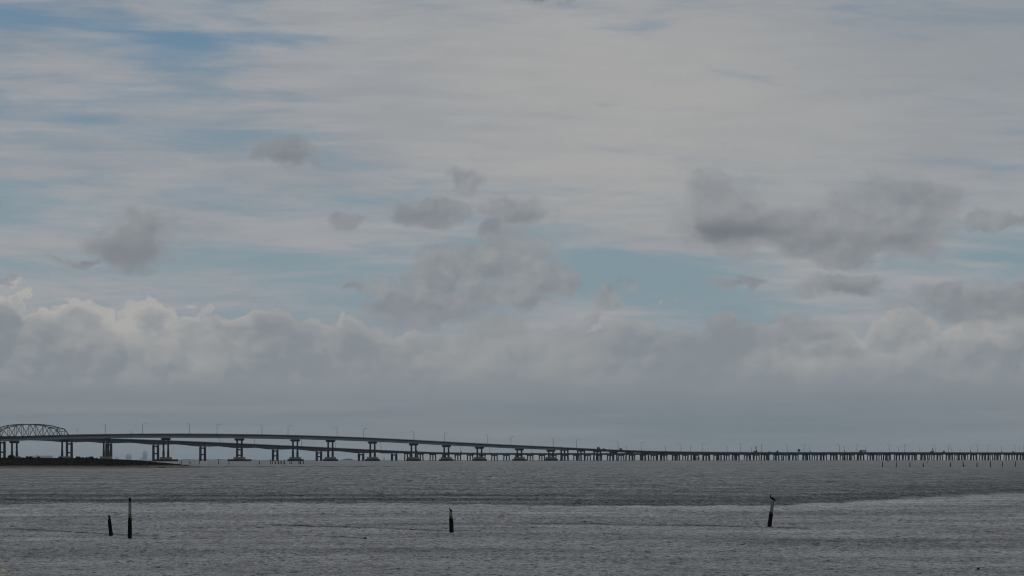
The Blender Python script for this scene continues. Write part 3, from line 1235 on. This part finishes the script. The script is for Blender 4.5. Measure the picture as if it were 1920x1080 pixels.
def car(line, px, off, L, hgt, label, pickup=False):
    s = station(px, line.y0, off)
    p = line.pt(s, off, -.85)
    root = empty('car', p, ROT)
    setp(root, label, 'car', 'vehicles crossing the bridges')
    w = 1.9
    body = MB()
    h1 = hgt * .56
    side = [(-L / 2, .35), (-L / 2 + .1, h1 * .95), (L * .18, h1), (L / 2 - .25, h1 * .86), (L / 2, h1 * .6), (L / 2, .35)]
    body.loft([[Vector((x_, yy_, z_)) for x_, z_ in side] for yy_ in (w / 2, -w / 2)])
    body.build('body', M['car_paint'], root)
    cab = MB()
    x0, x1 = (-L * .05, L * .25) if pickup else (-L / 2 + .15, L * .22)
    lo = [Vector((x0, -w * .47, h1 - .04)), Vector((x1, -w * .47, h1 - .04)), Vector((x1, w * .47, h1 - .04)), Vector((x0, w * .47, h1 - .04))]
    hi = [Vector((x0 + .3, -w * .4, hgt)), Vector((x1 - .75, -w * .4, hgt)), Vector((x1 - .75, w * .4, hgt)), Vector((x0 + .3, w * .4, hgt))]
    mid_ = [(a + b) / 2 + Vector((0, .02 * (1 if a.y > 0 else -1), .06)) for a, b in zip(lo, hi)]
    cab.loft([lo, mid_, hi])
    cab.build('cabin', M['glass'], root)
    rf = MB().box((sum(v.x for v in hi) / 4, 0, hgt + .03), (abs(hi[1].x - hi[0].x) + .1, w * .82, .06))
    rf.build('roof', M['car_paint'], root)
    for x_ in (-L * .31, L * .31):
        for y_ in (-w / 2 + .02, w / 2 - .02):
            mb = MB()
            mb.loft([[Vector((x_ + .36 * math.cos(k * .628), y_ + dy_, .36 + .36 * math.sin(k * .628))) for k in range(10)] for dy_ in (-.11, .11)])
            mb.build('wheel', M['tyre'], root)


car(near, 1122.5, 1.5, 5.6, 3.3, 'tallest rounded dark car high on the sloping nearer bridge')
car(near, 1132.5, 1.5, 4.4, 1.9, 'low dark car just behind the tall rounded one on the slope')
car(near, 1164.5, 1.5, 5.6, 3.0, 'dark domed car on the nearer bridge right of a left-armed lamp')
car(near, 1457.5, 1.5, 4.8, 2.7, 'small black car left of the square black sign', pickup=True)
car(near, 1769.8, 1.5, 5.2, 2.9, 'dark pickup with a sloping front right of the upright-mast truck', pickup=True)
car(near, 1900, 1.5, 4.8, 2.0, 'low dark car on the nearer bridge at the right edge')
car(near, 1443, -1.5, 4.6, 1.5, 'faint low car between a lamp and the small black car')


def semi_truck(px):
    s = station(px, YN, 1.2)
    p = near.pt(s, 1.2, -.85)
    root = empty('semi_truck', p, ROT)
    setp(root, 'long pale box-trailer truck with a dark sloping cab on the nearer bridge', 'truck', 'vehicles crossing the bridges')
    mb = MB().box((1.9, 0, 2.35), (14.6, 2.5, 2.6))
    tr = mb.build('trailer', M['trailer'], root)
    MB().box((9.25, 0, 2.3), (.08, 2.4, 2.5)).build('rear_door', M['car_paint'], tr)
    MB().box((-5.42, 0, 2.3), (.06, 2.4, 2.5)).build('front_panel', M['car_paint'], tr)
    cab = MB()
    side = [(-10.6, .5), (-10.6, 1.5), (-9.3, 1.75), (-8.6, 2.9), (-7.6, 3.5), (-6.0, 3.6), (-6.0, .5)]
    cab.loft([[Vector((x_, y_, z_)) for x_, z_ in side] for y_ in (1.2, -1.2)])
    cb = cab.build('cab', M['car_paint'], root)
    MB().box((-9.02, 0, 2.35), (.5, 2.1, .9)).build('windscreen', M['glass'], cb)
    for x_ in (-9.6, -6.9, -5.8, 6.8, 8.0):
        for y_ in (-1.15, 1.15):
            mb = MB()
            mb.loft([[Vector((x_ + .5 * math.cos(k * .628), y_ + d_, .5 + .5 * math.sin(k * .628))) for k in range(10)] for d_ in (-.14, .14)])
            mb.build('wheel', M['tyre'], root)


semi_truck(1618)


def lift_truck(px, boom, lean, label):
    s = station(px, YN, 1.0)
    p = near.pt(s, 1.0, -.85)
    root = empty('lift_truck', p, ROT)
    setp(root, label, 'truck', 'vehicles crossing the bridges')
    MB().box((0, 0, .95), (7.4, 2.3, .7)).build('bed', M['car_paint'], root)
    cab = MB()
    side = [(-5.2, .5), (-5.2, 1.4), (-4.5, 2.3), (-3.2, 2.3), (-3.2, .5)]
    cab.loft([[Vector((x_, y_, z_)) for x_, z_ in side] for y_ in (1.1, -1.1)])
    cab.build('cab', M['car_paint'], root)
    MB().box((1.2, 0, 1.9), (1.7, 1.6, 1.3), taper=.8).build('turret', M['car_paint'], root)
    a = Vector((.9, 0, 2.2))
    b = a + Vector((lean * T2.x - 0, 0, 0)) + Vector((0, lean * .9, boom))
    bm_ = MB().bar(a, b, .75, .75).build('boom', M['lamp'], root)
    MB().box(b + Vector((0, 0, .2)), (.9, .9, .7)).build('boom_head', M['lamp'], bm_)
    MB().bar(Vector((2.8, 0, 1.2)), Vector((2.8, -.4, 3.6)), .45).build('rear_mast', M['lamp'], root)
    for x_ in (-4.2, -.4, 2.6):
        for y_ in (-1.1, 1.1):
            mb = MB()
            mb.loft([[Vector((x_ + .48 * math.cos(k * .628), y_ + d_, .48 + .48 * math.sin(k * .628))) for k in range(10)] for d_ in (-.14, .14)])
            mb.build('wheel', M['tyre'], root)


lift_truck(1417.5, 5.6, .9, 'lift truck with a tall leaning boom between two right-armed lamps')
lift_truck(1748.5, 4.2, .15, 'lift truck with a short upright mast on the right half of the bridge')


def square_sign(line, px, off, w, h, z0, label, name='road_sign', cat='sign', group=None):
    s = station(px, line.y0, off)
    p = line.pt(s, off, -.85)
    root = empty(name, p)
    setp(root, label, cat, group)
    MB().box((0, 0, z0 + h / 2), (.35, w, h), R3).build('panel', M['black'], root)
    for o in (-w * .28, w * .28):
        MB().box(Vector((0, 0, (z0 + .1) / 2)) + N2 * o, (.16, .16, z0 + .1), R3).build('post', M['lamp'], root)


square_sign(near, 1498, WN - 1.0, 3.6, 3.0, 1.5, 'big square black sign board standing above the nearer bridge railing')
boxes = [(782, -1.0, 'nearest small black box on the farther railing, seen beside a flared pier column'),
         (864.5, 1.0, 'small black box at the foot of a lamp on the farther bridge mid picture'),
         (1248.5, 1.0, 'tiny black box on the farther railing, leftmost of those above the level trestle'),
         (1519, 1.0, 'small black box at a short lamp right of the square sign'),
         (1584, 1.0, 'small black box at a short lamp left of the pale trailer truck'),
         (1820, 1.0, 'small black box right of the dark pickup and thin pole'),
         (1878.5, 1.0, 'rightmost small black box on the farther railing')]
for px, o, lb in boxes:
    dz = 2.2 if px > 1200 else .6
    square_sign(far, px, WN - .8 if o > 0 else -WN + .8, 1.5, 1.6, dz, lb, 'call_box', 'call box', 'call boxes on the farther bridge')


def mast(line, px, hgt, label):
    s = station(px, line.y0, 0)
    p = line.pt(s, WN - .8, -.85)
    root = empty('mast', p)
    setp(root, label, 'pole')
    mb = MB()
    lathe(mb, (0, 0, 0), [(0, .16), (hgt, .12)], 8)
    mb.build('pole', M['lamp'], root)
    MB().box((0, 0, hgt + .35), (.7, .7, .8)).build('head_box', M['lamp'], root)


mast(far, 1794.5, 6.4, 'thin short pole with a box on top right of the dark pickup')

# ------------------------------------------------------------------ far shore, hull down beyond the horizon


def far_building(px0, px1, py_top, y, label, kind='block', floors=10):
    x0, x1 = (px0 - 960) / FPX * y, (px1 - 960) / FPX * y
    xc, w = (x0 + x1) / 2, x1 - x0
    zb = curv(xc, y)
    h = H + (EYE - py_top) / FPX * y - zb
    root = empty('far_building', (xc, y, zb))
    setp(root, label, 'building', 'hazy buildings across the water')
    d = w * .8
    if kind == 'dome':
        prof = [(-w / 2, 0), (w / 2, 0), (w / 2, h * .78), (w * .42, h * .9), (w * .25, h * .98), (-w * .25, h * .98), (-w * .42, h * .9), (-w / 2, h * .78)]
        mb = MB().loft([[Vector((a, yy_, b)) for a, b in prof] for yy_ in (d / 2, -d / 2)])
        mb.build('tower', M['far_wall'], root)
    elif kind == 'tower':
        mb = MB().box((0, 0, h * .46), (w, d, h * .92))
        mb.build('tower', M['far_wall'], root)
        MB().box((-w * .04, 0, h * .95), (w * .62, d * .6, h * .06)).build('penthouse', M['far_wall'], root)
        MB().box((0, 0, h * .995), (w * .06, w * .06, h * .06)).build('antenna', M['far_wall'], root)
    else:
        mb = MB().box((0, 0, h / 2), (w, d if d < 60 else 60, h))
        mb.build('block', M['far_wall'], root)
    dd = min(d, 60) if kind == 'block' else d
    nfl = floors
    for k in range(nfl):
        z = h * .12 + (h * .62) * k / nfl
        MB().box((0, -dd / 2 - .15, z), (w * .82, .5, h * .62 / nfl * .45)).build('window_band', M['far_window'], root)
    return root


far_building(62, 98, 854.3, 22000, 'long flat-roofed pale building far behind the grassy spit', 'block', 3)
far_building(69.5, 71.5, 851.5, 22100, 'thin pale tower rising behind the far flat-roofed building', 'tower', 5)
far_building(215, 222, 856.5, 24000, 'lowest squat hazy block left of the two far towers', 'block', 4)
far_building(235.5, 247, 850.8, 24000, 'hazy rounded-top tower between the clustered columns and the slim tower', 'dome', 8)
far_building(267.5, 276.5, 844.8, 24000, 'tallest slim hazy tower left of the dark fender base', 'tower', 10)
far_building(263, 268, 856.8, 24300, 'small hazy block at the foot of the tallest slim tower', 'block', 3)
far_building(718, 722, 857.0, 24000, 'faint hazy tower seen between two flared piers mid left', 'tower', 4)
far_building(1306, 1313, 857.4, 23000, 'faint hazy block seen through the trestle piles right of centre', 'block', 3)


def far_shore(px0, px1, y, hmax, seed, label):
    r = random.Random(seed)
    n = 90
    v, f = [], []
    for i in range(n + 1):
        px = px0 + (px1 - px0) * i / n
        x = (px - 960) / FPX * y
        env = math.sin(math.pi * i / n) ** .4
        h = hmax * env * (.8 + .08 * math.sin(px / 5 + seed) + .12 * r.random())
        z = curv(x, y)
        v += [(x, y, z - 5), (x, y - 20, z + h * .7), (x, y + 20, z + h), (x, y + 150, z - 5)]
    for i in range(n):
        for j in range(3):
            a = i * 4 + j
            f.append((a, a + 4, a + 5, a + 1))
    o = mesh_obj('far_wood', v, f, M['far_trees'], smooth=True)
    setp(o, label, 'woodland', kind='stuff')


far_shore(200, 560, 19000, 8.6, 1, 'low hazy wooded shore on the horizon at the left')
far_shore(634, 667, 21000, 15, 2, 'small hazy clump of woodland on the horizon between two piers')

# ------------------------------------------------------------------ posts in the middle distance


def far_post(px_b, py_b, px_t, py_t, width_px, label, group, stub=0):
    b = on_water(px_b, py_b)
    s = b.y / FPX
    root = empty('wooden_post', b)
    setp(root, label, 'post', group)
    w = width_px * s / 2
    top = Vector(((px_t - px_b) * s, 0, (py_b - py_t) * s))
    r = random.Random(int(px_b * 10))
    mb = MB()
    rings = []
    for t, k in ((-.2, 1.1), (0, 1.1), (.3, 1.15), (.55, .92), (.8, .85), (1, .75 + .2 * r.random())):
        c = top * t
        rings.append([c + Vector((w * k * math.cos(a * .785) * r.uniform(.9, 1.1), w * k * math.sin(a * .785), 0)) for a in range(8)])
    mb.loft(rings)
    mb.build('shaft', M['old_post'], root)
    if stub:
        a = top * .3
        MB().bar(a, a + Vector((stub * s, 0, .25 * s)), .28, .35).build('crossbar', M['old_post'], root)


left_posts = [(291.5, 870.2, 291.3, 865.0, .9), (305.3, 870.2, 305.3, 865.4, .9), (339.7, 870.6, 340, 862.5, 1.2), (356.5, 870.8, 355.7, 863.3, 1.4), (373.5, 870.6, 373.5, 863, 1.0),
              (390.3, 870.4, 390.3, 868.8, .9), (410.2, 870.5, 409.7, 861.4, 1.2), (429.2, 870.5, 429.3, 863.4, 1.2),
              (486.6, 870.4, 485.7, 863.2, 1.3), (508, 870.5, 506.9, 861.2, 1.3), (511.2, 870.3, 510.7, 863.6, 1.1), (516.4, 870.4, 515.8, 863.8, 1.7),
              (521.8, 870.5, 521.7, 863.5, 1.9), (525.3, 870.3, 525.3, 862.5, 1.0), (528, 870.4, 527.7, 863.4, 1.1), (533, 870.6, 532.8, 861.6, 2.0),
              (543.5, 870.3, 543.9, 863.6, 1.1), (546.5, 870.3, 546.6, 863.8, 1.1), (560.5, 870.4, 560.3, 863.5, 1.2), (563.2, 870.5, 563, 863.6, 2.0), (568.5, 870.5, 569, 861, 1.3)]
for i, (a, b, c, d, w) in enumerate(left_posts):
    far_post(a, b, c, d, w * 1.1, f'{ORD[i]} old wooden post from the left in the row standing off the spit', 'old posts off the tip of the spit')
right_posts = [(1654.7, 875.6, 1654.9, 866.2, 1.7, 0), (1680.6, 875.6, 1680.4, 865.1, 1.5, 0), (1706, 875.6, 1706.2, 867.2, 1.6, 0), (1731.5, 875.7, 1730.9, 868.3, 1.6, -2.2),
               (1781.9, 875.3, 1781.9, 867, 1.9, 0), (1806.2, 875.3, 1805.7, 865.3, 1.7, 2.6), (1832, 875.2, 1831.6, 867, 1.7, 0), (1857, 875.3, 1856.7, 864.9, 1.7, 0), (1879.3, 875.2, 1879.5, 866, 1.4, 0),
               (1904.4, 875.2, 1904.3, 865.2, 1.5, 0)]
for i, (a, b, c, d, w, st_) in enumerate(right_posts):
        far_post(a, b, c, d, w * 1.05, f'{ORD[i]} black post from the left in the spaced row at the right', 'spaced posts in front of the trestle', st_)
far_post(1429.6, 871.6, 1426.9, 866.9, .9, 'leaning black stick poking from the water below the trestle right of centre', None)

# ------------------------------------------------------------------ near pilings with birds


def piling(px_b, py_b, px_t, py_t, wt, wb, growth, label, band=None):
    b = on_water(px_b, py_b)
    s = b.y / FPX
    root = empty('wooden_piling', b)
    setp(root, label, 'piling', 'old pilings near the shore')
    top = Vector(((px_t - px_b) * s, .05, (py_b - py_t) * s))
    r = random.Random(int(px_b))

    def ring(t, rad, n=18, rough=.05):
        c = top * t
        return [c + Vector((rad * (1 + r.uniform(-rough, rough)) * math.cos(2 * math.pi * k / n), rad * (1 + r.uniform(-rough, rough)) * math.sin(2 * math.pi * k / n), r.uniform(-.015, .015) if t > .97 else 0)) for k in range(n)]
    ts = [-.25] + [i / 14 for i in range(15)]
    mb = MB()
    mb.loft([ring(t, (wb * .9 + (wt - wb * .9) * max(t, 0)) * s / 2) for t in ts])
    mb.build('post', M['piling'] if growth < .97 else M['old_post'], root)
    if growth > 0:
        mb = MB()
        g = [ring(t * growth, ((wb + (wt - wb) * t * growth) * (1.06 + .05 * r.random())) * s / 2 + .012, rough=.09) for t in [-.2, 0, .12, .25, .4, .55, .7, .82, .92]]
        last = ring(growth, (wb + (wt - wb) * growth) * s / 2 + .004)
        last = [p + Vector((0, 0, .18 * math.sin(i_ * 1.1) * (1 if growth < .97 else .2))) for i_, p in enumerate(last)]
        mb.loft(g + [last])
        mb.build('growth_sleeve', M['growth'], root)
    if band:
        mb = MB()
        mb.loft([ring(band - .008, wt * s / 2 * 1.12), ring(band + .008, wt * s / 2 * 1.12)])
        mb.build('band', M['growth'], root)
    return b + top, s


def bird(loc, spine, radii, feet, label, wing, name='bird', yaw=0.0, bill=None):
    """spine from tail to head in the picture plane (x right, z up); one continuous body"""
    root = empty(name, loc, yaw)
    setp(root, label, 'bird')
    mb = MB()
    # smooth the spine
    P_, R_ = [], []
    n = len(spine)
    for i in range(n - 1):
        p0, p1, p2, p3 = (Vector((*spine[max(0, min(n - 1, j))], 0)) for j in (i - 1, i, i + 1, i + 2))
        for k in range(4):
            t = k / 4
            q = .5 * ((2 * p1) + (p2 - p0) * t + (2 * p0 - 5 * p1 + 4 * p2 - p3) * t * t + (3 * p1 - p0 - 3 * p2 + p3) * t ** 3)
            P_.append(Vector((q.x, 0, q.y)))
            R_.append(radii[i] + (radii[i + 1] - radii[i]) * t)
    P_.append(Vector((spine[-1][0], 0, spine[-1][1])))
    R_.append(radii[-1])
    mb.tube(P_, [(r_ * .9, r_) for r_ in R_], 12)
    for sy in (-1, 1):
        hip = Vector((feet[0] + .02, sy * .05, feet[1]))
        mb.tube([hip, Vector((feet[0], sy * .045, .04)), Vector((feet[0], sy * .045, .0))], [.028, .014, .012], 6)
        for tx__, ty__ in ((-.09, .0), (-.08, .045), (-.08, -.045), (.04, 0)):
            mb.tube([Vector((feet[0], sy * .045, .008)), Vector((feet[0] + tx__, sy * .045 + ty__, .004))], [.012, .006], 5)
    body = mb.build('body', M['feather'], root, smooth=True)
    for sy in (-1, 1):
        w = MB()
        pts = [Vector((x_, sy * (o_), z_)) for x_, z_, o_ in wing]
        w.tube(pts, [(.02, .035), (.03, .085), (.03, .09), (.024, .06), (.01, .015)], 8)
        w.build('wing', M['wing_feather'], root, smooth=True)
    if bill:
        MB().tube([Vector((x_, 0, z_)) for x_, z_ in bill[0]], bill[1], 8).build('bill', M['bill'], root, smooth=True)
    return root


top, s = piling(243.2, 1008, 243.6, 941.5, 5.5, 6.8, .56, 'tallest of the near pilings, upright, its upper half pale grey', band=.655)
# hunched bird, seen from the front
bird(top, [(.03, -.10), (.02, .04), (.0, .15), (-.01, .25), (-.01, .31), (-.012, .36), (-.01, .42)], [.025, .07, .105, .115, .085, .05, .022], (0, .1),
     'dark bird hunched upright on top of the tallest piling', [(-.02, .30, .07), (-.01, .24, .1), (.0, .16, .1), (.01, .05, .07), (.02, -.05, .02)],
     bill=([(-.01, .40), (-.02, .43), (-.03, .45)], [.016, .01, .004]), yaw=.6)
top, s = piling(208.2, 1004, 204.8, 973.5, 4.9, 6.8, 1.0, 'short black leaning piling left of the tallest one')
bird(top, [(.08, -.04), (.055, .04), (.03, .12), (-.005, .22), (-.03, .29), (-.035, .33), (-.06, .335)], [.02, .055, .085, .09, .07, .055, .02], (.0, .08),
     'dark bird with lowered head crouching on the short leaning piling', [(-.01, .25, .06), (.02, .2, .08), (.04, .12, .08), (.06, .05, .05), (.09, -.03, .02)],
     bill=([(-.05, .335), (-.08, .33), (-.11, .32)], [.014, .009, .004]), yaw=.3)
top, s = piling(846.8, 997.5, 844.9, 961, 5.6, 7.6, .74, 'tapering dark piling mid picture with a small pale patch near its top')
bird(top, [(.13, .0), (.10, .05), (.05, .13), (-.02, .22), (-.08, .30), (-.10, .35), (-.085, .40), (-.07, .43)], [.012, .045, .075, .08, .055, .03, .026, .028], (.02, .08),
     'slim black cormorant leaning left on the mid-picture piling', [(-.06, .27, .05), (-.02, .22, .075), (.03, .15, .075), (.08, .08, .05), (.12, .01, .015)],
     bill=([(-.075, .43), (-.10, .455), (-.13, .46)], [.016, .010, .004]))
top, s = piling(1442.4, 988, 1449.0, 940, 6.4, 7.0, .55, 'thick piling tilting right with a pale grey upper half')
bird(top, [(.30, .07), (.24, .12), (.13, .18), (.0, .25), (-.13, .33), (-.21, .42), (-.225, .52), (-.19, .61), (-.155, .67), (-.13, .70)],
     [.015, .05, .095, .12, .105, .06, .042, .038, .042, .03], (.02, .14), 'large brown pelican standing on the piling that tilts right',
     [(-.12, .33, .08), (-.03, .28, .115), (.08, .22, .115), (.18, .15, .075), (.29, .08, .02)],
     bill=([(-.15, .68), (-.18, .655), (-.225, .56), (-.24, .47)], [.026, .024, .02, .008]))


# ------------------------------------------------------------------ floats, buoys and swimming birds
def swimmer(px, py, L, label):
    p = on_water(px, py)
    root = empty('bird', p)
    setp(root, label, 'bird', 'dark birds swimming on the bay')
    k = L / .6
    mb = MB()
    pts = [(.32, .09), (.22, .08), (.05, .07), (-.12, .07), (-.2, .12), (-.2, .2), (-.19, .26), (-.23, .28)]
    mb.tube([Vector((x_ * k, 0, z_ * k)) for x_, z_ in pts], [(r_ * k, r_ * k) for r_ in (.012, .06, .10, .09, .05, .035, .04, .025)], 10)
    mb.build('body', M['feather'], root, smooth=True)
    MB().tube([Vector((-.23 * k, 0, .275 * k)), Vector((-.32 * k, 0, .26 * k))], [.016 * k, .005 * k], 6).build('bill', M['bill'], root)


def floater(px, py, w, h, mat, label, name='buoy', cat='buoy', group=None):
    p = on_water(px, py)
    root = empty(name, p)
    setp(root, label, cat, group)
    mb = MB()
    lathe(mb, (0, 0, 0), [(-h * .5, w * .25), (-h * .2, w * .46), (h * .25, w * .5), (h * .62, w * .42), (h * .85, w * .2), (h * .9, w * .05)], 12)
    mb.build('float', mat, root, smooth=True)
    mb = MB()
    lathe(mb, (w * .12, 0, h * .7), [(0, w * .07), (h * .38, w * .05)], 6)
    mb.build('handle', M['growth'], root)


swimmer(605.5, 963.3, .28, 'small dark bird swimming well left of the mid-picture piling')
swimmer(1290, 875.7, .9, 'dark bird on the water just below the trestle right of centre')
swimmer(1233.5, 872.2, .7, 'faint bird on the water left of another below the trestle')
swimmer(515.5, 877.0, .55, 'tiny dark bird on the water below the cluster of old posts')
swimmer(621.5, 876.6, .55, 'tiny dark bird on the water right of the cluster of old posts')
swimmer(154, 878.8, .5, 'tiny dark bird on the water at the edge of the beach')
swimmer(774.5, 877.6, .35, 'tiniest dark bird on the water below the centre-left piers')
floater(685, 1010.5, .2, .17, M['growth'], 'small black float lower left of the mid-picture piling', group='dark floats on the bay')
floater(1205, 976.3, .14, .12, M['growth'], 'tiny black float left of the piling that tilts right', group='dark floats on the bay')
floater(1834, 1068.4, .2, .14, M['growth'], 'small black float in the bottom right corner', group='dark floats on the bay')
floater(1665, 865.0, 1.7, 1.5, M['growth'], 'distant black float at the foot of the trestle above the spaced posts', group='dark floats on the bay')
floater(6.8, 1073.4, .26, .22, M['buoy'], 'pale yellow buoy in the bottom left corner')


def flying_bird(px, py, y, span, label, tilt=0.0):
    root = empty('bird', at(px, py, y))
    setp(root, label, 'bird')
    k = span / 2
    mb = MB()
    mb.tube([Vector((.32 * k, 0, .0)), Vector((.18 * k, 0, .0)), Vector((-.1 * k, 0, .0)), Vector((-.3 * k, 0, .03 * k)), Vector((-.55 * k, 0, -.01 * k))],
            [.03 * k, .1 * k, .12 * k, .06 * k, .015 * k], 8)
    mb.build('body', M['feather'], root, smooth=True)
    for sy in (-1, 1):
        mb = MB()
        mb.tube([Vector((0, 0, .04 * k)), Vector((-.15 * k + tilt * sy * .45 * k, sy * .45 * k, .14 * k)), Vector((.05 * k + tilt * sy * k, sy * .95 * k, .02 * k))],
                [(.16 * k, .03 * k), (.14 * k, .025 * k), (.03 * k, .01 * k)], 8)
        mb.build('wing', M['wing_feather'], root, smooth=True)


flying_bird(1738.4, 866.9, 2600, 2.2, 'dark bird flying low over the water above the spaced posts', tilt=.75)
flying_bird(128.5, 705.7, 1500, .5, 'tiny bird flying high in the grey sky above the truss', tilt=.6)

# ------------------------------------------------------------------ haze
hz = bpy.data.materials.new('sea_haze')
hz.use_nodes = True
t = hz.node_tree
t.nodes.clear()
mo = t.nodes.new('ShaderNodeOutputMaterial')
pv = t.nodes.new('ShaderNodeVolumePrincipled')
pv.inputs['Color'].default_value = (0.74, 0.88, 1.0, 1)
pv.inputs['Density'].default_value = 1.15e-5
pv.inputs['Anisotropy'].default_value = 0.2
t.links.new(pv.outputs[0], mo.inputs['Volume'])
hb = MB().box((0, 10750, -15), (14600, 27500, 150))
hbo = hb.build('haze', hz)
setp(hbo, 'thin grey sea haze over the bay', 'haze', kind='stuff')
